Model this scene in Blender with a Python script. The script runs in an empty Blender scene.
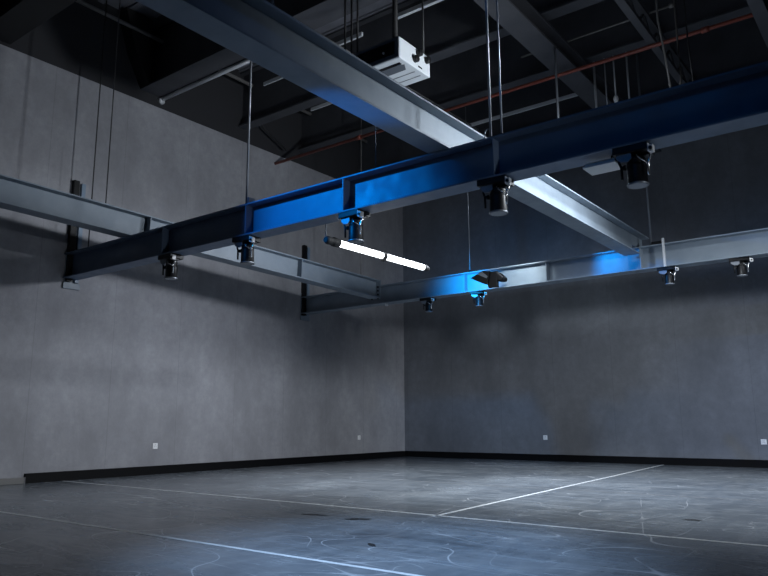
import bpy, bmesh, math, random
from mathutils import Vector, Matrix
random.seed(4)
S = bpy.context.scene
C = S.collection
V = Vector

# ------------------------------------------------------------------ materials
def mat(name, col, rough=0.5, metal=0.0, spec=0.5):
    m = bpy.data.materials.new(name); m.use_nodes = True
    b = m.node_tree.nodes['Principled BSDF']
    b.inputs['Base Color'].default_value = (*col, 1)
    b.inputs['Roughness'].default_value = rough
    b.inputs['Metallic'].default_value = metal
    b.inputs['Specular IOR Level'].default_value = spec
    return m

class NT:
    """small helper for building node trees"""
    def __init__(s, m):
        s.t = m.node_tree; s.b = s.t.nodes['Principled BSDF']
    def n(s, kind, **kw):
        nd = s.t.nodes.new(kind)
        for k, v in kw.items():
            setattr(nd, k, v)
        return nd
    def l(s, a, b):
        s.t.links.new(a, b)
    def geo(s):
        return s.n('ShaderNodeNewGeometry').outputs['Position']
    def mapv(s, src, scale=(1, 1, 1), rot=(0, 0, 0), loc=(0, 0, 0)):
        m = s.n('ShaderNodeMapping'); s.l(src, m.inputs['Vector'])
        m.inputs['Scale'].default_value = scale; m.inputs['Rotation'].default_value = rot
        m.inputs['Location'].default_value = loc
        return m.outputs[0]
    def noise(s, src, scale, detail=4, rough=0.55, dist=0.0):
        n = s.n('ShaderNodeTexNoise'); s.l(src, n.inputs['Vector'])
        n.inputs['Scale'].default_value = scale; n.inputs['Detail'].default_value = detail
        n.inputs['Roughness'].default_value = rough; n.inputs['Distortion'].default_value = dist
        return n.outputs['Fac']
    def rng(s, src, a, b, c=0.0, d=1.0, smooth=False):
        n = s.n('ShaderNodeMapRange')
        if smooth: n.interpolation_type = 'SMOOTHSTEP'
        s.l(src, n.inputs['Value'])
        for k, v in zip((1, 2, 3, 4), (a, b, c, d)):
            n.inputs[k].default_value = v
        return n.outputs[0]
    def math(s, op, a, b=None):
        n = s.n('ShaderNodeMath', operation=op)
        for i, x in enumerate((a, b)):
            if x is None: continue
            if isinstance(x, (int, float)): n.inputs[i].default_value = x
            else: s.l(x, n.inputs[i])
        return n.outputs[0]
    def mix(s, fac, a, b):
        n = s.n('ShaderNodeMix', data_type='RGBA')
        s.l(fac, n.inputs[0])
        for i, x in ((6, a), (7, b)):
            if isinstance(x, tuple): n.inputs[i].default_value = (*x, 1)
            else: s.l(x, n.inputs[i])
        return n.outputs[2]
    def bump(s, h, strength, dist=0.01):
        n = s.n('ShaderNodeBump'); n.inputs['Strength'].default_value = strength
        n.inputs['Distance'].default_value = dist
        s.l(h, n.inputs['Height']); s.l(n.outputs[0], s.b.inputs['Normal'])

def mottled(name, c1, c2, scale, rough=0.5, spec=0.5, metal=0.0, r2=None):
    m = mat(name, c1, rough, metal, spec); t = NT(m); p = t.geo()
    f = t.rng(t.noise(p, scale, 5, 0.6), 0.35, 0.68)
    t.l(t.mix(f, c1, c2), t.b.inputs['Base Color'])
    if r2 is not None:
        t.l(t.rng(t.noise(p, scale * 2.3, 4), 0.35, 0.65, rough, r2), t.b.inputs['Roughness'])
    return m

def wall_mat(name, low, high, axis):
    """felted wall panels; black paint above the line at 6.05 m"""
    m = mat(name, low, 0.78, 0, 0.3); t = NT(m); p = t.geo()
    sx = t.n('ShaderNodeSeparateXYZ'); t.l(p, sx.inputs[0])
    f = t.rng(t.noise(t.mapv(p, (1, 1, 0.55)), 1.1, 6, 0.65), 0.32, 0.7)
    fine = t.rng(t.noise(p, 6.5, 7, 0.75), 0.36, 0.68)
    c = t.mix(f, tuple(x * 0.84 for x in low), tuple(x * 1.12 for x in low))
    c = t.mix(t.math('MULTIPLY', fine, t.math('MULTIPLY', f, 0.65)), c, tuple(x * 1.55 for x in low))
    # vertical panel joints every 1.22 m
    a = t.math('FRACT', t.math('DIVIDE', sx.outputs[axis], 1.22))
    j = t.math('LESS_THAN', a, 0.009)
    c = t.mix(t.math('MULTIPLY', j, 0.15), c, (0.02, 0.02, 0.022))
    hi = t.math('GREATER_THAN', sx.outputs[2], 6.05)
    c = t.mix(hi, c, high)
    t.l(c, t.b.inputs['Base Color'])
    t.bump(fine, 0.15, 0.01)
    return m

M = {}
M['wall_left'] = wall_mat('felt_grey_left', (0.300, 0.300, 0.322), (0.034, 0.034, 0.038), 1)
M['wall_back'] = wall_mat('felt_grey_back', (0.165, 0.174, 0.194), (0.040, 0.041, 0.047), 0)  # same felt as the left wall, darkened to stand for weaker light
M['beam'] = mottled('beam_grey_paint', (0.18, 0.22, 0.265), (0.225, 0.27, 0.32), 3.0, 0.42, 0.5, 0, 0.55)
M['beam_shade'] = mottled('beam_paint_shaded', (0.105, 0.15, 0.225), (0.13, 0.18, 0.265), 3.0, 0.42, 0.5, 0, 0.55)  # darker, bluer copy of the beam paint; the shade is in the colour
M['roof_steel'] = mottled('roof_dark_paint', (0.05, 0.052, 0.06), (0.07, 0.072, 0.082), 2.0, 0.6)
M['deck'] = mottled('roof_deck', (0.16, 0.165, 0.19), (0.22, 0.226, 0.26), 1.2, 0.8)
M['black'] = mat('black_metal', (0.006, 0.006, 0.007), 0.45, 0, 0.3)
M['blackrough'] = mat('black_rubber', (0.01, 0.01, 0.011), 0.7)
M['wire'] = mat('black_wire', (0.02, 0.02, 0.022), 0.5)
M['rod'] = mat('zinc_rod', (0.24, 0.26, 0.29), 0.4, 0.5)
M['pipe'] = mat('grey_conduit', (0.17, 0.165, 0.16), 0.5)
M['pale'] = mat('pale_metal', (0.62, 0.64, 0.67), 0.4, 0.1)
M['white'] = mat('white_metal', (0.80, 0.80, 0.80), 0.4)
M['chrome'] = mat('bright_steel', (0.7, 0.7, 0.7), 0.22, 0.9)
M['red'] = mottled('red_pipe_paint', (0.24, 0.055, 0.035), (0.18, 0.045, 0.03), 4.0, 0.45)
M['case'] = mottled('pale_case_paint', (0.62, 0.66, 0.69), (0.67, 0.71, 0.74), 5.0, 0.45)
M['glass'] = mat('dark_window', (0.006, 0.006, 0.008), 0.08)
M['vent'] = mat('vent_recess', (0.10, 0.115, 0.135), 0.5)
M['skirting'] = mat('black_skirting', (0.004, 0.004, 0.005), 0.6, 0, 0.15)
M['tape'] = mottled('white_tape', (0.66, 0.68, 0.70), (0.50, 0.52, 0.54), 8.0, 0.45)
M['socket'] = mat('white_plastic', (0.92, 0.92, 0.93), 0.35)
M['slot'] = mat('socket_slots', (0.12, 0.12, 0.13), 0.5)
M['post_blue'] = mat('blue_grey_post', (0.20, 0.27, 0.36), 0.45)
M['lens'] = mat('lens_glass', (0.012, 0.012, 0.014), 0.3, 0, 0.25)
M['scuff'] = mat('rubber_scuff', (0.006, 0.006, 0.008), 0.6)

def emit(name, col, st):
    m = bpy.data.materials.new(name); m.use_nodes = True
    b = m.node_tree.nodes['Principled BSDF']
    b.inputs['Base Color'].default_value = (0.9, 0.9, 0.9, 1)
    b.inputs['Emission Color'].default_value = (*col, 1)
    b.inputs['Emission Strength'].default_value = st
    return m
M['tube'] = emit('tube_glow', (0.90, 0.96, 1.0), 5.0)
M['flood_lens'] = emit('flood_lens_glow', (0.12, 0.45, 1.0), 3.0)

def floor_mat():
    m = mat('worn_black_vinyl', (0.05, 0.055, 0.062), 0.3, 0, 0.22); t = NT(m); p = t.geo()
    big = t.rng(t.noise(t.mapv(p, (1, 1, 1), (0, 0, 0.5)), 0.55, 5, 0.6, 0.6), 0.36, 0.68)
    mid = t.rng(t.noise(t.mapv(p, (0.7, 2.6, 1), (0, 0, 0.25)), 1.5, 7, 0.72, 1.2), 0.36, 0.72)
    mid2 = t.rng(t.noise(t.mapv(p, (3.0, 0.8, 1), (0, 0, -0.5)), 1.7, 6, 0.7, 1.0), 0.42, 0.75)
    def scratch(scale, rot, w, stretch, gate):
        # thin curved rub marks: iso-lines of a low noise
        q = t.mapv(p, stretch, (0, 0, rot))
        n = t.noise(q, scale, 0.0, 0.4, 0.0)
        d = t.math('ABSOLUTE', t.math('SUBTRACT', n, 0.5))
        s = t.rng(d, 0.0, w, 1.0, 0.0)
        g = t.rng(t.noise(p, gate, 2, 0.5), 0.40, 0.58)
        return t.math('MULTIPLY', s, g)
    s = t.math('MAXIMUM', scratch(0.5, 0.3, 0.0022, (1, 2.4, 1), 1.3), scratch(0.62, 1.3, 0.0026, (1, 2.6, 1), 1.7))
    s = t.math('MAXIMUM', s, scratch(0.7, 2.3, 0.0024, (2.4, 0.7, 1), 1.2))
    s = t.math('MAXIMUM', s, t.math('MULTIPLY', t.math('MAXIMUM', scratch(0.9, 0.9, 0.004, (1, 2.8, 1), 2.1), scratch(0.8, 1.9, 0.004, (1, 2.8, 1), 1.9)), 0.7))
    c = t.mix(mid, (0.062, 0.074, 0.090), (0.155, 0.178, 0.205))
    c = t.mix(t.math('MULTIPLY', big, 0.6), c, (0.19, 0.213, 0.24))
    c = t.mix(t.math('MULTIPLY', mid2, 0.4), c, (0.30, 0.315, 0.33))
    c = t.mix(t.math('MULTIPLY', s, 0.85), c, (0.5, 0.52, 0.55))
    t.l(c, t.b.inputs['Base Color'])
    r = t.math('ADD', t.rng(mid, 0, 1, 0.13, 0.27), t.math('MULTIPLY', big, 0.08))
    t.l(r, t.b.inputs['Roughness'])
    t.bump(t.math('ADD', mid, t.math('MULTIPLY', s, 0.4)), 0.05, 0.004)
    return m
M['floor'] = floor_mat()

# ------------------------------------------------------------------ mesh helpers
def box(bm, x0, x1, y0, y1, z0, z1, mtx=None):
    vs = [bm.verts.new((x, y, z)) for z in (z0, z1) for y in (y0, y1) for x in (x0, x1)]
    for f in ((0, 2, 3, 1), (4, 5, 7, 6), (0, 1, 5, 4), (2, 6, 7, 3), (0, 4, 6, 2), (1, 3, 7, 5)):
        bm.faces.new([vs[i] for i in f])
    if mtx is not None:
        for v in vs: v.co = mtx @ v.co
    return vs

def cbox(bm, c, d, mtx=None):
    return box(bm, c[0]-d[0]/2, c[0]+d[0]/2, c[1]-d[1]/2, c[1]+d[1]/2, c[2]-d[2]/2, c[2]+d[2]/2, mtx)

def tube(bm, pts, r, seg=10, caps=True):
    pts = [V(p) for p in pts]; rings = []
    for i, p in enumerate(pts):
        d = (pts[min(i+1, len(pts)-1)] - pts[max(i-1, 0)]).normalized()
        a = d.cross(V((0, 0, 1)))
        if a.length < 1e-3: a = d.cross(V((0, 1, 0)))
        a.normalize(); b = d.cross(a)
        rr = r[i] if isinstance(r, (list, tuple)) else r
        rings.append([bm.verts.new(p + (a*math.cos(2*math.pi*k/seg) + b*math.sin(2*math.pi*k/seg))*rr) for k in range(seg)])
    for A, B in zip(rings, rings[1:]):
        for k in range(seg):
            f = bm.faces.new((A[k], A[(k+1) % seg], B[(k+1) % seg], B[k])); f.smooth = True
    if caps:
        bm.faces.new(rings[0]); bm.faces.new(rings[-1])

def lathe(bm, prof, base, seg=24):
    """prof: (radius, z) pairs turned about the vertical through base"""
    rings = []
    for r, z in prof:
        rings.append([bm.verts.new((base[0]+r*math.cos(2*math.pi*k/seg), base[1]+r*math.sin(2*math.pi*k/seg), base[2]+z)) for k in range(seg)])
    for A, B in zip(rings, rings[1:]):
        for k in range(seg):
            f = bm.faces.new((A[k], A[(k+1) % seg], B[(k+1) % seg], B[k])); f.smooth = True
    bm.faces.new(rings[0]); bm.faces.new(rings[-1])

def prism(bm, poly, axis, a, b, mtx=None):
    """extrude a 2D polygon along x (0), y (1) or z (2)"""
    def mk(u, v, w):
        return {0: (w, u, v), 1: (u, w, v), 2: (u, v, w)}[axis]
    A = [bm.verts.new(mk(u, v, a)) for u, v in poly]; B = [bm.verts.new(mk(u, v, b)) for u, v in poly]
    n = len(poly); bm.faces.new(A); bm.faces.new(B)
    for k in range(n): bm.faces.new((A[k], A[(k+1) % n], B[(k+1) % n], B[k]))
    if mtx is not None:
        for v in A + B: v.co = mtx @ v.co

def wloc(o):
    p = V((0, 0, 0))
    while o is not None: p = p + o.location; o = o.parent
    return p

def obj(name, bm, m, parent=None, loc=None, bevel=0):
    """link the shape as one mesh; its verts are in world coordinates, the origin goes to the parent or loc"""
    org = wloc(parent) if parent is not None else (V(loc) if loc is not None else V((0, 0, 0)))
    bmesh.ops.recalc_face_normals(bm, faces=bm.faces[:])
    for v in bm.verts: v.co -= org
    me = bpy.data.meshes.new(name); bm.to_mesh(me); bm.free()
    me.materials.append(m)
    o = bpy.data.objects.new(name, me); C.objects.link(o)
    if parent is not None: o.parent = parent
    else: o.location = org
    if bevel:
        b = o.modifiers.new('bevel', 'BEVEL'); b.width = bevel; b.segments = 2; b.limit_method = 'ANGLE'
    return o

def thing(name, loc, label, cat, group=None):
    o = bpy.data.objects.new(name, None); C.objects.link(o); o.location = loc; o.empty_display_size = 0.1
    o['label'] = label; o['category'] = cat
    if group: o['group'] = group
    return o

def tag(o, label, cat, group=None):
    o['label'] = label; o['category'] = cat
    if group: o['group'] = group
    return o

def struct(name, bm, m):
    o = obj(name, bm, m); o['kind'] = 'structure'; return o

def B(): return bmesh.new()

# ------------------------------------------------------------------ room shell
XW, YW = -9.85, 13.74          # left wall and back wall planes
ZR = 7.45                      # underside of the roof deck
bm = B(); box(bm, XW-0.3, 9.0, -6.0, YW+0.3, -0.2, 0.0); floor = struct('floor', bm, M['floor'])
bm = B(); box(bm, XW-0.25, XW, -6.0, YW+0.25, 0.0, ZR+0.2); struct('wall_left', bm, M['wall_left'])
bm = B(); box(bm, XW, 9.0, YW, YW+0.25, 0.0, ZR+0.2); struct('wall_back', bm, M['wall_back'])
bm = B(); box(bm, XW, 9.0, -6.0, YW, ZR, ZR+0.2)
# shallow ribs of the roof deck sheet
y = 0.4
while y < YW:
    box(bm, XW, 9.0, y, y+0.10, ZR-0.035, ZR); y += 0.42
struct('ceiling', bm, M['deck'])
bm = B(); box(bm, XW, XW+0.025, 4.92, YW, 0, 0.13); struct('baseboard_left', bm, M['skirting'])
bm = B(); box(bm, XW+0.025, 9.0, YW-0.025, YW, 0, 0.13); struct('baseboard_back', bm, M['skirting'])

# scuffs on the floor, parts of it
for (x, y, a, b, rz) in ((-4.39, 4.78, 0.13, 0.035, 0.25), (-3.92, 4.78, 0.11, 0.04, 0.45), (-3.04, 3.86, 0.07, 0.02, -0.6), (-1.66, 6.32, 0.075, 0.035, 0.1)):
    bm = B(); pts = []
    n = 14
    for k in range(n):
        t = 2*math.pi*k/n; q = 1 + random.uniform(-0.25, 0.25)
        px, py = a*q*math.cos(t), b*q*math.sin(t)
        pts.append((x + px*math.cos(rz) - py*math.sin(rz), y + px*math.sin(rz) + py*math.cos(rz)))
    prism(bm, pts, 2, 0.0003, 0.0015)
    obj('scuff_mark', bm, M['scuff'], floor)

# white tape lines on the floor
def tape(p, q, w, label):
    p, q = V((*p, 0)), V((*q, 0)); d = (q-p).normalized(); s = V((-d.y, d.x, 0))*w/2
    bm = B(); prism(bm, [((p+s).x, (p+s).y), ((q+s).x, (q+s).y), ((q-s).x, (q-s).y), ((p-s).x, (p-s).y)], 2, 0.0003, 0.0016)
    tag(obj('floor_tape', bm, M['tape'], None, ((p.x+q.x)/2, (p.y+q.y)/2, 0)), label, 'tape')
tape((XW+0.05, 3.27), (5.0, 3.23), 0.038, 'white tape line across the floor nearest the camera')
tape((XW+0.05, 5.45), (5.0, 5.22), 0.038, 'long white tape line across the floor met by the slanting one')
tape((-3.50, 5.28), (-4.02, YW-0.06), 0.034, 'white tape line running away to the back wall')
bm = B(); box(bm, XW+0.06, 5, 8.17, 8.182, 0.0003, 0.0012)
tag(obj('floor_seam', bm, M['pipe'], None, (-2, 8.17, 0)), 'faint pale seam in the floor beyond the tape lines', 'seam')

# pale strip at the foot of the left wall, by the frame edge
t = thing('floor_trunking', (XW, 4.4, 0), 'pale metal trunking at the foot of the left wall', 'trunking')
bm = B(); box(bm, XW, XW+0.05, 3.6, 4.90, 0.0, 0.085); obj('cover', bm, M['pipe'], t, bevel=0.006)
bm = B(); box(bm, XW, XW+0.052, 4.90, 4.915, 0.0, 0.087); obj('end_cap', bm, M['slot'], t)

# wall sockets
def socket(p, wall, label):
    t = thing('wall_socket', p, label, 'socket', None)
    bm = B()
    if wall == 'left': box(bm, p[0], p[0]+0.010, p[1]-0.045, p[1]+0.045, p[2]-0.045, p[2]+0.045)
    else: box(bm, p[0]-0.045, p[0]+0.045, p[1]-0.010, p[1], p[2]-0.045, p[2]+0.045)
    obj('plate', bm, M['socket'], t, bevel=0.004)
    bm = B()
    for du, dz, ru in ((-0.013, -0.012, 0.5), (0.013, -0.012, -0.5), (-0.009, 0.016, 0), (0.009, 0.016, 0)):
        if wall == 'left': cbox(bm, (0, 0, 0), (0.002, 0.005, 0.016), Matrix.Translation((p[0]+0.0105, p[1]+du, p[2]+dz)) @ Matrix.Rotation(ru, 4, 'X'))
        else: cbox(bm, (0, 0, 0), (0.005, 0.002, 0.016), Matrix.Translation((p[0]+du, p[1]-0.0105, p[2]+dz)) @ Matrix.Rotation(ru, 4, 'Y'))
    obj('slots', bm, M['slot'], t)
socket((XW, 6.955, 0.435), 'left', 'white wall socket on the left wall, near the dark skirting at left')
socket((XW, 12.05, 0.463), 'left', 'white wall socket on the left wall close to the room corner')
socket((-6.33, YW, 0.465), 'back', 'white wall socket low in the middle of the back wall')
socket((-2.34, YW, 0.43), 'back', 'white wall socket on the back wall at the far right')

# ------------------------------------------------------------------ steel beams of the hanging grid
def frame_of(p, q):
    d = (q-p).normalized(); s = V((d.y, -d.x, 0)).normalized(); u = s.cross(d)
    if u.z < 0: u = -u
    m = Matrix((s, d, u)).transposed().to_4x4(); m.translation = p
    return m, (q-p).length

def i_beam(name, p, q, h, w, label, cat='beam', m=None, stiff=(), tw=0.012, tf=0.018, group=None, cope=None, ends=(), tabs=()):
    """p, q: middle of the underside at both ends; parts in the beam frame (s across, d along, u up)"""
    p, q = V(p), V(q); m = m or M['beam']
    F, L = frame_of(p, q)
    t = thing(name, p, label, cat, group)
    lo = L if cope is None else cope[0]        # where the lower part stops
    bm = B()
    if cope is None: box(bm, -tw/2, tw/2, 0, L, tf, h-tf, F)
    else: prism(bm, [(0, tf), (lo, tf), (lo, cope[1]), (L, cope[1]), (L, h-tf), (0, h-tf)], 0, -tw/2, tw/2, F)
    obj('web', bm, m, t)
    bm = B(); box(bm, -w/2, w/2, 0, lo, 0, tf, F); obj('bottom_flange', bm, m, t, bevel=0.003)
    bm = B(); box(bm, -w/2, w/2, 0, L, h-tf, h, F); obj('top_flange', bm, m, t, bevel=0.003)
    for a in stiff:
        bm = B()
        for sg in (-1, 1):
            x0, x1 = sorted((sg*tw/2, sg*(w/2-0.004)))
            box(bm, x0, x1, a-0.006, a+0.006, tf, h-tf, F)
        obj('stiffener', bm, m, t)
    for a in ends:
        bm = B(); box(bm, -w/2-0.004, w/2+0.004, a-0.007, a+0.007, -0.004, h+0.004, F); obj('end_plate', bm, m, t)
    for a in tabs:
        bm = B(); box(bm, -0.05, 0.05, a-0.008, a+0.008, h, h+0.10, F); obj('lifting_lug', bm, m, t)
    return t, F, L

WF = 0.23
YA, ZA, HA = 5.335, 2.87, 0.37
YC, ZC, HC = 10.305, 2.93, 0.34
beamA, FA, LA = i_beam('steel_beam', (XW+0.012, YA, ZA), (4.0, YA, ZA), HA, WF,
    'long shaded steel beam crossing the front, nearest the camera', m=M['beam_shade'], stiff=[x-XW for x in (-7.50, -5.95, -4.50, -2.79, 0.9)], tabs=[-5.98-XW])
beamC, FC, LC = i_beam('steel_beam', (XW+0.012, YC, ZC), (4.0, YC, ZC), HC, WF,
    'grey-blue steel beam running along in front of the back wall', stiff=[x-XW for x in (-6.06, -4.57, -0.9, 0.9)])
# the two cross beams lie on the front beam and run to the far one
B0, B1 = V((-3.22-WF/2, 5.22, 3.242)), V((-3.09-WF/2, 10.17, 3.158))
dB = (B1-B0)/(B1.y-B0.y)
pB, qB = B0 + dB*(0.2-5.22), B0 + dB*(10.62-5.22)
LB = (qB-pB).length; lowB = (B1-pB).length
beamB, FB, LB = i_beam('steel_beam', pB, qB, 0.335, WF, 'pale grey steel beam from top left to the back, passing by the hanging white box', cope=(lowB, 0.155), stiff=[(B0 + dB*(1.2-5.22) - pB).length])
D0, D1 = V((-8.176-WF/2, 5.18, 3.242)), V((-7.805-WF/2, 10.165, 3.022))
dD = (D1-D0)/(D1.y-D0.y)
pD = D0 + dD*(1.0-5.18)
beamD, FD, LD = i_beam('steel_beam', pD, D1, 0.335, WF, 'pale grey steel beam nearest the left wall, running to the far corner joint',
    stiff=[(D0 + dD*(y-5.18) - pD).length for y in (2.0, 5.50, 8.25)], ends=[(D1-pD).length])

# bolts of the corner joint, connection plates and the hanger bar on the far beam
bm = B()
for z in (3.02, 3.09, 3.16, 3.23):
    tube(bm, [(D1.x+0.07, 10.17, z), (D1.x+0.07, 10.135, z)], 0.016, 6)
    tube(bm, [(D1.x-0.07, 10.17, z), (D1.x-0.07, 10.135, z)], 0.016, 6)
obj('joint_bolt', bm, M['black'], beamD)
bm = B(); tube(bm, [(-7.72, 10.24, 2.93), (-7.72, 10.24, 2.895), (-7.72, 10.24, 2.875)], [0.035, 0.035, 0.02], 10)
obj('joint_bolt', bm, M['pale'], beamC)
bm = B(); box(bm, -3.105, -3.09, 10.185, 10.30, ZC+0.018, ZC+HC-0.018); obj('stiffener', bm, M['beam'], beamC)
bm = B(); box(bm, -2.775, -2.745, 10.165, 10.19, ZC+0.0, ZC+HC+0.07); obj('hanger_bar', bm, M['pale'], beamC)
bm = B(); box(bm, -2.93, -2.775, 10.20, 10.26, ZC+HC, ZC+HC+0.045); obj('clamp', bm, M['black'], beamC)

# wall posts that carry the ends of the two long beams
def wall_post(y, zb, zt, label):
    t = thing('wall_post', (XW, y, zb), label, 'post')
    bm = B(); box(bm, XW, XW+0.012, y-0.11, y+0.11, zb, zb+0.55); obj('seat_plate', bm, M['beam'], t)
    bm = B(); box(bm, XW, XW+0.07, y-0.10, y-0.015, zb+0.1, zt); obj('channel', bm, M['black'], t)
    bm = B(); box(bm, XW, XW+0.05, y+0.035, y+0.095, zb+0.1, zt-0.02); obj('strap', bm, M['post_blue'], t)
    bm = B(); box(bm, XW+0.0125, XW+0.03, y-0.13, y+0.13, zb, zb+0.09); obj('bracket', bm, M['beam'], t, bevel=0.004)
wall_post(5.36, 2.725, 4.365, 'dark wall post holding the left end of the front beam')
wall_post(10.30, 2.80, 4.34, 'dark wall post holding the far beam near the room corner')

# ------------------------------------------------------------------ rods, cables
def rod(name, p, q, r, m, label, cat, foot=None, hook=False, group=None):
    t = thing(name, p, label, cat, group)
    bm = B(); tube(bm, [p, q], r, 8); obj('shaft', bm, m, t)
    if foot:
        bm = B(); lathe(bm, [(0.045, 0), (0.045, 0.012), (0.018, 0.014), (0.018, 0.05), (0.011, 0.055)], p, 12); obj('foot', bm, foot, t)
    if hook:
        bm = B(); pts = [(p[0]-0.03+0.03*math.cos(a), p[1], p[2]+0.09+0.04*math.sin(a)) for a in [k*math.pi/8 for k in range(9)]]
        tube(bm, [(p[0], p[1], p[2]+0.01)] + pts + [(p[0]-0.06, p[1], p[2]+0.01)], 0.007, 8); obj('shackle', bm, M['rod'], t)
    return t
ZAT, ZCT = ZA+HA, ZC+HC
rod('hanger_rod', (-6.05, YA, ZAT), (-6.05, YA, ZR), 0.013, M['rod'], 'blue-lit hanger rod at the lug on the left of the front beam', 'rod', M['chrome'])
rod('hanger_rod', (-2.85, YA, ZAT), (-2.85, YA, ZR), 0.012, M['rod'], 'left rod of the close pair above the front beam, with a shackle', 'rod', M['black'], True)
rod('hanger_rod', (-2.74, YA, ZAT), (-2.74, YA, ZR), 0.009, M['rod'], 'right rod of the close pair above the front beam', 'rod', M['black'])
rod('hanger_rod', (-3.635, 8.77, 4.2), (-3.635, 8.77, 5.955), 0.018, M['rod'], 'single grey rod hanging right of the close pair of rods', 'rod')
rod('hanger_rod', (-2.97, 10.33, ZCT), (-2.97, 10.33, 6.3), 0.016, M['rod'], 'grey hanger rod where the pale beam meets the far beam', 'rod', M['chrome'])
rod('hanger_rod', (-5.99, YC, ZCT), (-5.99, YC, 6.3), 0.008, M['rod'], 'thin rod rising from the far beam above the black floodlight', 'rod', M['black'])
rod('hanger_rod', (-8.02, 9.86, 3.37), (-8.02, 9.86, ZR), 0.007, M['pipe'], 'thin rod rising from the corner joint behind the light tube', 'rod', M['black'])
rod('hanger_rod', (-3.335, 3.12, 3.613), (-3.335, 3.12, ZR), 0.008, M['rod'], 'rod on top of the pale beam at the top edge of the frame', 'rod', M['chrome'])
rod('hanging_wire', (-4.15, YA, ZAT), (-4.15, YA, 4.3), 0.004, M['wire'], 'fine wire on the front beam, right of the thin rod from the corner joint', 'wire')
rod('hanging_wire', (-9.40, YA, ZAT), (-9.40, YA, ZR), 0.0085, M['wire'], 'left black wire of the two beside the left wall', 'wire')
rod('hanging_wire', (-8.32, 4.92, 3.60), (-8.32, 4.92, ZR), 0.0075, M['wire'], 'right black wire of the two beside the left wall', 'wire')
# rods hanging down behind the front beam, from the roof beam
for x, r, zt, lab in ((-3.60, 0.020, 6.332, 'leftmost short rod hanging behind the front beam at right'),
                      (-3.43, 0.010, 6.332, 'second short rod from the left behind the front beam'),
                      (-3.29, 0.011, 6.332, 'short rod with a bright knob at its foot'),
                      (-3.09, 0.014, 6.332, 'short rod between the knobbed one and the long grey rod')):
    t = rod('hanging_rod', (x, 10.2, 4.7 if 'knob' not in lab or 'between' in lab else 5.62), (x, 10.2, zt), r, M['pale'], lab, 'rod')  # paler metal makes up for the little light reaching these rods
    if lab.startswith('short rod with'):
        bm = B(); lathe(bm, [(0.015, 0.12), (0.035, 0.09), (0.04, 0.05), (0.03, 0.01), (0.012, 0.0)], (x, 10.2, 5.56), 12); obj('knob', bm, M['white'], t)
def sag(name, pts, r, m, label):
    bm = B(); tube(bm, pts, r, 6); tag(obj(name, bm, m, None, pts[0]), label, 'cable')
sag('hanging_cable', [(-2.26, 8.9, ZR), (-2.26, 8.9, 5.93), (-2.22, 8.94, 5.45), (-2.19, 9.0, 4.9)], 0.014, M['pipe'], 'grey cable hanging left of the hooked cable, top right')
sag('hanging_cable', [(-2.03, 8.85, ZR), (-2.03, 8.85, 5.53), (-2.025, 8.85, 5.0), (-2.055, 8.85, 4.91), (-2.065, 8.85, 4.62)], 0.013, M['pipe'], 'hooked grey cable hanging in the middle of the three at top right')
sag('hanging_cable', [(-1.92, 8.9, ZR), (-1.92, 8.9, 5.5), (-1.89, 8.9, 4.65)], 0.010, M['wire'], 'dark cable hanging right of the hooked cable, top right')
sag('hanging_cable', [(-9.72, 8.5, 7.10), (-9.72, 8.6, 6.7), (-9.70, 8.95, 6.4), (-9.72, 9.55, 6.16)], 0.02, M['wire'], 'black cable drooping down the upper left wall')

# ------------------------------------------------------------------ roof structure
def roof_beam(p, q, h, w, label, tf=0.03, m=None):
    return i_beam('roof_beam', p, q, h, w, label, 'roof beam', m or M['roof_steel'], tw=0.02, tf=tf)
rb0 = roof_beam((XW, 3.98, 6.10), (9, 3.98, 6.10), 1.3, 0.42, 'dark roof beam in the top left corner', m=M['blackrough'])  # black stands in for shade on this beam's steel
rb1 = roof_beam((XW, 6.51, 6.24), (9, 6.51, 6.24), 1.18, 0.43, 'dark roof beam over the hanging white box, pale pipe along it')
rb2 = roof_beam((XW, 8.52, 6.30), (9, 8.52, 6.30), 1.1, 0.22, 'third dark roof beam from the front, behind the hanging white box')
rb3 = roof_beam((XW, 10.14, 6.33), (9, 10.14, 6.33), 1.05, 0.24, 'dark roof beam just above the red pipe')
rb4 = roof_beam((XW, 12.0, 6.33), (9, 12.0, 6.33), 1.05, 0.22, 'farthest dark roof beam, before the back wall')
# girders running to the back, hung under the roof beams
i_beam('roof_girder', (-3.79, 0.0, 5.95), (-3.79, YW, 5.95), 0.29, 0.34, 'broad dark girder running back, left of the lattice truss', 'roof girder', M['roof_steel'], tw=0.02, tf=0.03)
i_beam('roof_girder', (-1.095, 0.0, 5.60), (-1.095, YW, 5.60), 0.64, 0.155, 'grey girder in the top right corner of the frame', 'roof girder', M['roof_steel'], tw=0.02, tf=0.03)
# black wedge where the second beam meets the wall
bm = B(); prism(bm, [(6.30, 6.24), (6.30, 7.40), (5.80, 7.40), (6.02, 6.75)], 0, XW, XW+0.25); obj('black_wedge', bm, M['blackrough'], rb1[0])
# lattice truss
t = thing('lattice_truss', (-2.49, 4.5, 5.9), 'dark lattice truss near the top right of the frame', 'truss')
bm = B(); box(bm, -2.54, -2.44, 4.5, 13.2, 5.90, 5.96); obj('bottom_chord', bm, M['roof_steel'], t)
bm = B(); box(bm, -2.54, -2.44, 4.5, 13.2, 6.18, 6.235); obj('top_chord', bm, M['roof_steel'], t)
y = 4.6; k = 0
while y < 12.9:
    bm = B(); a, b = ((5.95, 6.19) if k % 2 == 0 else (6.19, 5.95))
    tube(bm, [(-2.49, y, a), (-2.49, y+0.3, b)], 0.018, 6); obj('lattice_bar', bm, M['roof_steel'], t); y += 0.3; k += 1

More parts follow.
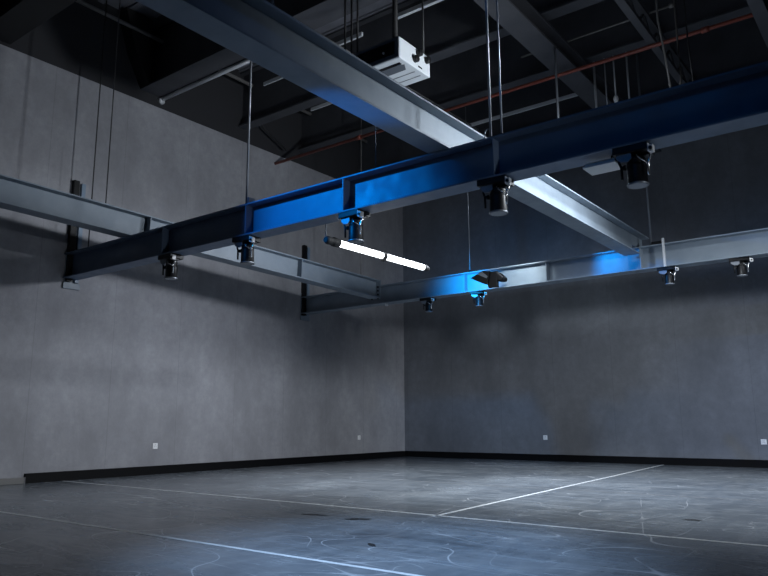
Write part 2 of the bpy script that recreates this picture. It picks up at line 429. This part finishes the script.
# pipes
def pipe(name, p, q, r, m, label, cat='pipe', caps=None):
    t = thing(name, p, label, cat)
    bm = B(); tube(bm, [p, q], r, 14); obj('run', bm, m, t)
    d = (V(q)-V(p)).normalized()
    if caps:
        for c in caps:
            c = V(c); bm = B(); tube(bm, [c-d*0.05, c+d*0.05], r*1.45, 14); obj('coupling', bm, m, t)
    return t
pipe('sprinkler_pipe', (XW, 9.40, 5.86), (3.0, 9.40, 5.86), 0.028, M['red'], 'rust red pipe across the roof at right', caps=[(-7.7, 9.40, 5.86), (-1.8, 9.40, 5.86)])
pipe('conduit_pipe', (-9.6, 1.0, 7.10), (-9.6, YW, 7.10), 0.032, M['pipe'], 'grey conduit under the roof along the left wall')
p = pipe('flange_pipe', (XW, 6.705, 6.205), (-6.9, 6.705, 6.205), 0.036, M['pale'], 'pale pipe with an end cap under the roof beam, upper left')
bm = B(); tube(bm, [(XW, 6.705, 6.18), (XW+0.03, 6.705, 6.18), (XW+0.05, 6.705, 6.18)], [0.06, 0.06, 0.04], 16); obj('end_cap', bm, M['pale'], p)
for x in (-9.3, -8.3, -7.3):
    bm = B(); box(bm, x-0.02, x+0.02, 6.66, 6.75, 6.22, 6.24); obj('hanger', bm, M['pipe'], p)
p = pipe('branch_pipe', (-4.4, 9.3, 6.29), (-2.18, 9.28, 6.29), 0.013, M['pipe'], 'thin dark pipe with a knob end, left of the hanging cables')
bm = B(); lathe(bm, [(0.01, -0.03), (0.035, -0.02), (0.035, 0.02), (0.01, 0.03)], (-2.17, 9.28, 6.29), 12); obj('sprinkler_head', bm, M['pipe'], p)
pipe('wire_conduit', (-6.42, 6.0, 6.29), (-6.30, 11.3, 6.29), 0.012, M['pipe'], 'thin conduit running back above the junction of the beams')
# pale bars standing in for glints on the purlin flanges under the roof
def strip(p, q, w, label):
    bm = B(); box(bm, p[0], q[0], p[1]-w/2, p[1]+w/2, p[2], p[2]+0.06)
    tag(obj('glint_strip', bm, M['pale'], None, p), label, 'strip')
strip((-6.62, 7.34, 6.3), (-5.95, 7.34, 6.3), 0.035, 'pale strip under the roof, left of the hanging white box')
strip((-5.35, 7.29, 6.3), (-4.15, 7.29, 6.3), 0.05, 'longest pale strip under the roof, at the top edge of the frame')
strip((-8.23, 7.55, 6.3), (-7.55, 7.55, 6.3), 0.022, 'pale strip under the roof right of the long blue-lit rod')
strip((-8.28, 8.75, 6.3), (-7.6, 8.75, 6.3), 0.022, 'pale strip under the roof just below the blue-lit part of the beam')
strip((-6.75, 11.05, 6.27), (-4.2, 11.05, 6.27), 0.03, 'long faint strip under the roof behind the pair of rods')

# ------------------------------------------------------------------ hanging projector box
px0, px1, py0, py1, pz0, pz1 = -5.34, -4.385, 6.07, 6.72, 4.90, 5.165
t = thing('projector', ((px0+px1)/2, (py0+py1)/2, pz0), 'pale metal projector box hanging above the pale beam', 'projector')
bm = B(); box(bm, px0, px1, py0+0.012, py1, pz0, pz1); obj('housing', bm, M['case'], t, bevel=0.012)
bm = B(); box(bm, px0+0.005, px1-0.005, py0, py0+0.012, pz0+0.006, pz1-0.006); obj('front_panel', bm, M['vent'], t, bevel=0.003)  # dark tone stands in for the housing's unlit front
bm = B(); box(bm, px0+0.06, px1-0.06, py0-0.004, py0, pz0+0.055, pz1-0.05); w = obj('window', bm, M['glass'], t)
bm = B(); tube(bm, [(-4.60, py0-0.003, 5.01), (-4.60, py0-0.012, 5.01)], 0.014, 12); obj('window_glint', bm, M['white'], w)  # white disc painted in for a bright reflection on the window
bm = B(); prism(bm, [(-5.2, py0+0.15), (-4.50, py0+0.15), (-4.44, py0+0.19), (-4.50, py0+0.30), (-5.2, py0+0.30)], 2, pz0-0.003, pz0); obj('vent', bm, M['vent'], t)
bm = B(); box(bm, -5.2, -4.455, py0+0.11, py0+0.155, pz0-0.006, pz0-0.001); obj('slot', bm, M['glass'], t)
bm = B()
for y in (py0+0.40, py0+0.52): box(bm, px0+0.2, px1-0.06, y, y+0.009, pz0-0.004, pz0)
obj('grooves', bm, M['vent'], t)
for y, z in ((6.46, 5.105), (6.385, 5.0), (6.635, 5.09)):
    bm = B(); tube(bm, [(px1, y, z), (px1+0.045, y, z), (px1+0.055, y, z)], [0.042, 0.042, 0.03], 16); obj('knob', bm, M['black'], t)
bm = B(); box(bm, px1-0.002, px1+0.003, 6.46, 6.54, 4.935, 4.952); obj('side_slot', bm, M['glass'], t)
for x, y, r, lab in ((-4.47, 6.12, 0.032, 'thick black pole from the roof to the projector box'),):
    rod('hanging_pole', (x, y, pz1), (x, y, 6.7), r, M['blackrough'], lab, 'pole')
rod('hanging_cable', (-4.44, 6.66, pz1), (-4.44, 6.66, 6.9), 0.013, M['wire'], 'black cable at the far right corner of the projector box', 'cable')
for x, lab in ((-5.27, 'leftmost of the three black cables on the projector box'), (-5.165, 'middle of the three black cables on the projector box'), (-5.07, 'rightmost of the three black cables on the projector box')):
    rod('hanging_cable', (x, 6.16, pz1), (x, 6.16, 6.4), 0.013, M['wire'], lab, 'cable')

# ------------------------------------------------------------------ tube light
tx, tz = -4.91, 2.70
t = thing('tube_light', (tx, 6.4, tz), 'lit double white tube light hanging behind the front beam', 'tube light')
dx = 0.03/1.9
def tp(y): return (tx + (y-5.45)*dx, y, tz)
for a, b in ((5.645, 6.405), (6.475, 7.235)):
    bm = B(); tube(bm, [tp(a), tp(b)], 0.036, 16); obj('lamp_tube', bm, M['tube'], t)
bm = B(); tube(bm, [tp(5.44), tp(5.47), tp(5.50), tp(5.55), tp(5.56), tp(5.645)], [0.03, 0.045, 0.045, 0.04, 0.052, 0.048], 14); obj('end_cap', bm, M['blackrough'], t)
bm = B(); tube(bm, [tp(7.235), tp(7.27), tp(7.28), tp(7.32), tp(7.36)], [0.04, 0.042, 0.03, 0.035, 0.02], 14); obj('end_cap', bm, M['blackrough'], t)
bm = B(); tube(bm, [tp(6.405), tp(6.42), tp(6.46), tp(6.475)], [0.036, 0.045, 0.045, 0.036], 14)
box(bm, tx-0.01, tx+0.04, 6.42, 6.46, tz-0.06, tz+0.05); obj('connector', bm, M['blackrough'], t)
bm = B(); tube(bm, [(tx, 5.445, tz+0.03), (tx, 5.445, ZA)], 0.008, 8); obj('hanger', bm, M['rod'], t)

# ------------------------------------------------------------------ spotlights under the beams
def make_spot(x, y, z, s, label, group, wd=0.29):
    """hung under a flange at height z; s scales the lamp"""
    t = thing('spotlight', (x, y, z), label, 'spotlight', group)
    h = wd/2
    bm = B(); box(bm, x-h, x+h*0.86, y-0.115*s, y+0.075*s, z-0.058*s, z); obj('driver_box', bm, M['black'], t, bevel=0.006)
    bm = B(); box(bm, x+h*0.86, x+h*0.92, y-0.125*s, y-0.045*s, z-0.085*s, z-0.02*s)
    box(bm, x+h*0.90, x+h*1.14, y-0.12*s, y-0.07*s, z-0.09*s, z-0.035*s); pl = obj('clamp_plate', bm, M['white'], t, bevel=0.003)
    bm = B(); tube(bm, [(x+h*1.03, y-0.123*s, z-0.064*s), (x+h*1.03, y-0.134*s, z-0.064*s)], 0.014*s, 10); obj('clamp_screw', bm, M['black'], pl)
    # tilted bracket plate on the left
    bm = B(); prism(bm, [(x-h*0.86, z-0.058*s), (x-h*0.05, z-0.058*s), (x-h*0.05, z-0.10*s), (x-h*0.25, z-0.125*s), (x-h*0.6, z-0.118*s), (x-h*0.82, z-0.09*s)], 1, y-0.095*s, y-0.085*s)
    obj('bracket', bm, M['rod'], t)
    # yoke: cross bar, two arms
    cx, cy = x+0.005, y-0.01*s
    bm = B(); box(bm, cx-0.105*s, cx+0.105*s, cy-0.025*s, cy+0.025*s, z-0.078*s, z-0.058*s)
    obj('yoke', bm, M['black'], t, bevel=0.003)
    for sg in (-1, 1):
        bm = B()
        tube(bm, [(cx+sg*0.125*s, cy-0.03*s, z-0.07*s), (cx+sg*0.118*s, cy-0.045*s, z-0.11*s), (cx+sg*0.102*s, cy-0.05*s, z-0.15*s), (cx+sg*0.10*s, cy-0.05*s, z-0.25*s)], [0.010*s, 0.010*s, 0.011*s, 0.010*s], 8)
        a = obj('yoke_arm', bm, M['chrome'] if sg > 0 else M['black'], t)  # bright steel on the right arm stands in for its lit edge
    bm = B(); tube(bm, [(cx+0.03*s, cy-0.085*s, z-0.085*s), (cx+0.06*s, cy-0.098*s, z-0.125*s), (cx+0.10*s, cy-0.05*s, z-0.16*s)], 0.006*s, 8); obj('safety_cable', bm, M['chrome'], t)
    # lamp can with cooling rings
    zb = z-0.305*s
    prof = [(0.03, 0.225), (0.064, 0.222), (0.072, 0.212), (0.072, 0.195), (0.066, 0.19), (0.072, 0.185), (0.072, 0.17), (0.066, 0.165), (0.072, 0.16), (0.073, 0.145), (0.076, 0.022), (0.079, 0.018), (0.079, 0.0), (0.070, 0.0), (0.068, 0.03), (0.02, 0.032)]
    bm = B(); lathe(bm, [(r*s, q*s) for r, q in prof], (cx, cy, zb), 28); can = obj('lamp_can', bm, M['black'], t)
    bm = B(); lathe(bm, [(0.067*s, 0.026*s), (0.045*s, 0.018*s), (0.004*s, 0.014*s), (0.004*s, 0.028*s)], (cx, cy, zb), 24); obj('lens', bm, M['lens'], can)
    bm = B(); lathe(bm, [(0.0795*s, 0.0), (0.0815*s, 0.003*s), (0.0815*s, 0.012*s), (0.0795*s, 0.016*s)], (cx, cy, zb), 28); obj('rim', bm, M['rod'], can)
    bm = B(); tube(bm, [(cx-0.074*s, cy-0.03*s, z-0.15*s), (cx-0.115*s, cy-0.035*s, z-0.15*s)], [0.022*s, 0.016*s], 10); obj('tilt_knob', bm, M['blackrough'], t)
    return t

def copy_tree(o, parent=None):
    c = o.copy(); C.objects.link(c); c.parent = parent
    for ch in [k for k in list(S.objects) if k.parent == o]:
        copy_tree(ch, c)
    return c

spA = make_spot(-7.40, 5.335, ZA, 1.0, 'leftmost black spotlight under the dark front beam', 'spotlights under the front beam')
for x, rz, lab in ((-6.00, 0.1, 'black spotlight under the front beam below the long blue-lit rod'),
               (-4.40, -0.06, 'black spotlight under the blue-lit part of the front beam, above the tube light'),
               (-2.80, 0.05, 'black spotlight under the front beam beside the pale crossing beam'),
               (-1.60, 0.0, 'rightmost black spotlight under the front beam, beside a pale panel')):
    c = copy_tree(spA); c.location.x = x; c.rotation_euler.z = rz; c['label'] = lab
spC = make_spot(-6.84, 10.305, ZC, 0.80, 'leftmost small spotlight under the far beam, near the room corner', 'spotlights under the far beam', 0.27)
for x, rz, lab in ((-5.83, 0.3, 'small spotlight under the far beam below the black floodlight'),
               (-2.75, 0.0, 'small spotlight under the far beam by the upright hanger bar'),
               (-1.82, 0.15, 'rightmost small spotlight under the far beam, at the right edge')):
    c = copy_tree(spC); c.location.x = x; c.rotation_euler.z = rz; c['label'] = lab

# flat pale panel light beside the last spotlight
t = thing('panel_light', (-1.88, 5.42, 2.80), 'flat pale panel under the front beam, left of the last spotlight', 'panel')
bm = B(); box(bm, -2.02, -1.755, 5.31, 5.52, 2.795, 2.812); obj('plate', bm, M['white'], t, bevel=0.003)
bm = B(); box(bm, -2.0, -1.76, 5.315, 5.335, 2.812, 2.832); obj('lip', bm, M['pale'], t)
bm = B(); box(bm, -1.80, -1.76, 5.36, 5.42, 2.812, 2.872); obj('hanging_bracket', bm, M['black'], t)

# black floodlight in front of the far beam
fx, fy, fz = -5.46, 9.93, 3.12
t = thing('floodlight', (fx, fy, fz), 'black floodlight mounted on the front of the far beam', 'floodlight')
bm = B(); prism(bm, [(-5.657, 3.055), (-5.425, 3.145), (-5.30, 3.125), (-5.345, 2.909), (-5.44, 2.945)], 1, 9.73, 9.95)
hd = obj('head', bm, M['black'], t, bevel=0.006)
bm = B(); prism(bm, [(-5.517, 3.098), (-5.432, 3.128), (-5.335, 3.043), (-5.355, 3.012)], 1, 9.722, 9.732); obj('cover_plate', bm, M['vent'], hd)
bm = B(); prism(bm, [(-5.62, 3.055), (-5.43, 3.125), (-5.33, 3.11), (-5.365, 2.935)], 1, 9.95, 9.956); obj('lens', bm, M['flood_lens'], hd)
bm = B(); prism(bm, [(-5.207, 3.115), (-5.097, 3.012), (-5.116, 2.962), (-5.213, 2.966)], 1, 9.78, 9.95); obj('driver_box', bm, M['black'], t, bevel=0.01)
bm = B(); box(bm, -5.355, -5.195, 9.765, 9.83, 2.868, 3.12); box(bm, -5.31, -5.24, 9.83, 10.19, 3.02, 3.07); obj('bracket', bm, M['black'], t, bevel=0.006)

# ------------------------------------------------------------------ lights
def lamp(name, kind, loc, energy, col, **kw):
    l = bpy.data.lights.new(name, kind); l.energy = energy; l.color = col
    for k, v in kw.items(): setattr(l, k, v)
    o = bpy.data.objects.new(name, l); C.objects.link(o); o.location = loc
    return o
def aim(o, target):
    o.rotation_euler = (V(target)-o.location).to_track_quat('-Z', 'Y').to_euler()
    return o
COOL = (0.86, 0.93, 1.0)
# unseen work lamps behind the front beam, plus one added spot before it
aim(lamp('work_lamp', 'SPOT', (-0.9, 7.1, 3.66), 760, COOL, spot_size=math.radians(118), spot_blend=0.9, shadow_soft_size=0.16), (-4.0, 6.8, 3.2))
aim(lamp('unseen_right_spot', 'SPOT', (4.0, 6.2, 2.88), 2500, COOL, spot_size=math.radians(50), spot_blend=1.0, shadow_soft_size=0.2), (-5.2, 13.7, -0.2))
aim(lamp('unseen_right_spot', 'SPOT', (3.5, 4.7, 2.0), 230, COOL, spot_size=math.radians(20), spot_blend=1.0, shadow_soft_size=0.1), (-4.0, 5.2, 2.7))  # added without a fixture to brighten the right sides of the spotlights
aim(lamp('wall_wash', 'SPOT', (-4.5, 8.2, 3.52), 490, (0.85, 0.91, 1.0), spot_size=math.radians(102), spot_blend=1.0, shadow_soft_size=0.15), (-9.85, 5.9, -0.1))
# added spots under the roof that brighten the floor, no fixtures there
aim(lamp('floor_fill', 'SPOT', (-4.9, 6.9, 5.5), 2300, COOL, spot_size=math.radians(80), spot_blend=1.0, shadow_soft_size=0.3), (-4.9, 8.6, 0))
aim(lamp('floor_fill', 'SPOT', (-1.7, 6.8, 5.5), 1800, COOL, spot_size=math.radians(86), spot_blend=1.0, shadow_soft_size=0.3), (-2.3, 8.5, 0))
aim(lamp('floor_fill', 'SPOT', (-1.9, 2.8, 5.5), 2350, (0.47, 0.68, 1.0), spot_size=math.radians(38), spot_blend=1.0, shadow_soft_size=0.2), (-2.75, 3.75, 0))
lamp('roof_fill', 'POINT', (-2.2, 7.6, 4.7), 14, COOL, shadow_soft_size=0.3)  # added point without a fixture, lifts the dark roof deck
# blue spots without modelled fixtures, some of them only added fill
BLUE = (0.0, 0.28, 1.0)
aim(lamp('blue_spot', 'SPOT', (-6.4, 2.4, 4.4), 820, BLUE, spot_size=math.radians(42), spot_blend=1.0, shadow_soft_size=0.06), (-4.9, 5.22, 3.05))
aim(lamp('blue_spot', 'SPOT', (-2.0, 1.4, 4.8), 20, BLUE, spot_size=math.radians(100), spot_blend=1.0, shadow_soft_size=0.1), (-2.4, 5.22, 3.05))  # added wide fill that tints the front beam blue
aim(lamp('blue_spot', 'SPOT', (-4.9, 1.8, 1.5), 420, BLUE, spot_size=math.radians(13), spot_blend=1.0, shadow_soft_size=0.05), (-3.4, 4.05, 3.24))
aim(lamp('blue_spot', 'SPOT', (-5.85, 9.60, 3.2), 120, (0.0, 0.36, 1.0), spot_size=math.radians(100), spot_blend=1.0, shadow_soft_size=0.03), (-6.0, 10.3, 3.05))
aim(lamp('blue_spot', 'SPOT', (-3.75, 9.75, 3.25), 34, (0.0, 0.33, 1.0), spot_size=math.radians(95), spot_blend=0.9, shadow_soft_size=0.02), (-3.4, 10.3, 3.02))  # added in open air for the blue patch at the beam junction
aim(lamp('tube_spill', 'SPOT', (-4.9, 9.55, 3.45), 60, (0.8, 0.93, 1.0), spot_size=math.radians(90), spot_blend=0.9, shadow_soft_size=0.04), (-5.1, 10.3, 3.05))  # added spot standing in for the tube's white patch on the far beam

W = bpy.data.worlds.new('room_air'); S.world = W; W.use_nodes = True
W.node_tree.nodes['Background'].inputs[0].default_value = (0.55, 0.68, 1.0, 1)
W.node_tree.nodes['Background'].inputs[1].default_value = 0.006

# ------------------------------------------------------------------ camera
cam = bpy.data.cameras.new('camera'); co = bpy.data.objects.new('camera', cam); C.objects.link(co)
cam.sensor_width = 36; cam.lens = 709.86/768*36; cam.clip_end = 200
pit, rol, yaw = 0.185864907, -0.00453125972, 0.649761787
Fw = V((-math.sin(yaw)*math.cos(pit), math.cos(yaw)*math.cos(pit), math.sin(pit)))
r = V((math.cos(yaw), math.sin(yaw), 0)); u = r.cross(Fw)
r2 = r*math.cos(rol) + u*math.sin(rol); u2 = -r*math.sin(rol) + u*math.cos(rol)
mw = Matrix((r2, u2, -Fw)).transposed().to_4x4(); mw.translation = V((0, 0, 0.8))
co.matrix_world = mw
S.camera = co
S.view_settings.view_transform = 'Standard'; S.view_settings.look = 'None'
S.view_settings.exposure = 0.0; S.view_settings.gamma = 1.0
S.view_settings.use_curve_mapping = False
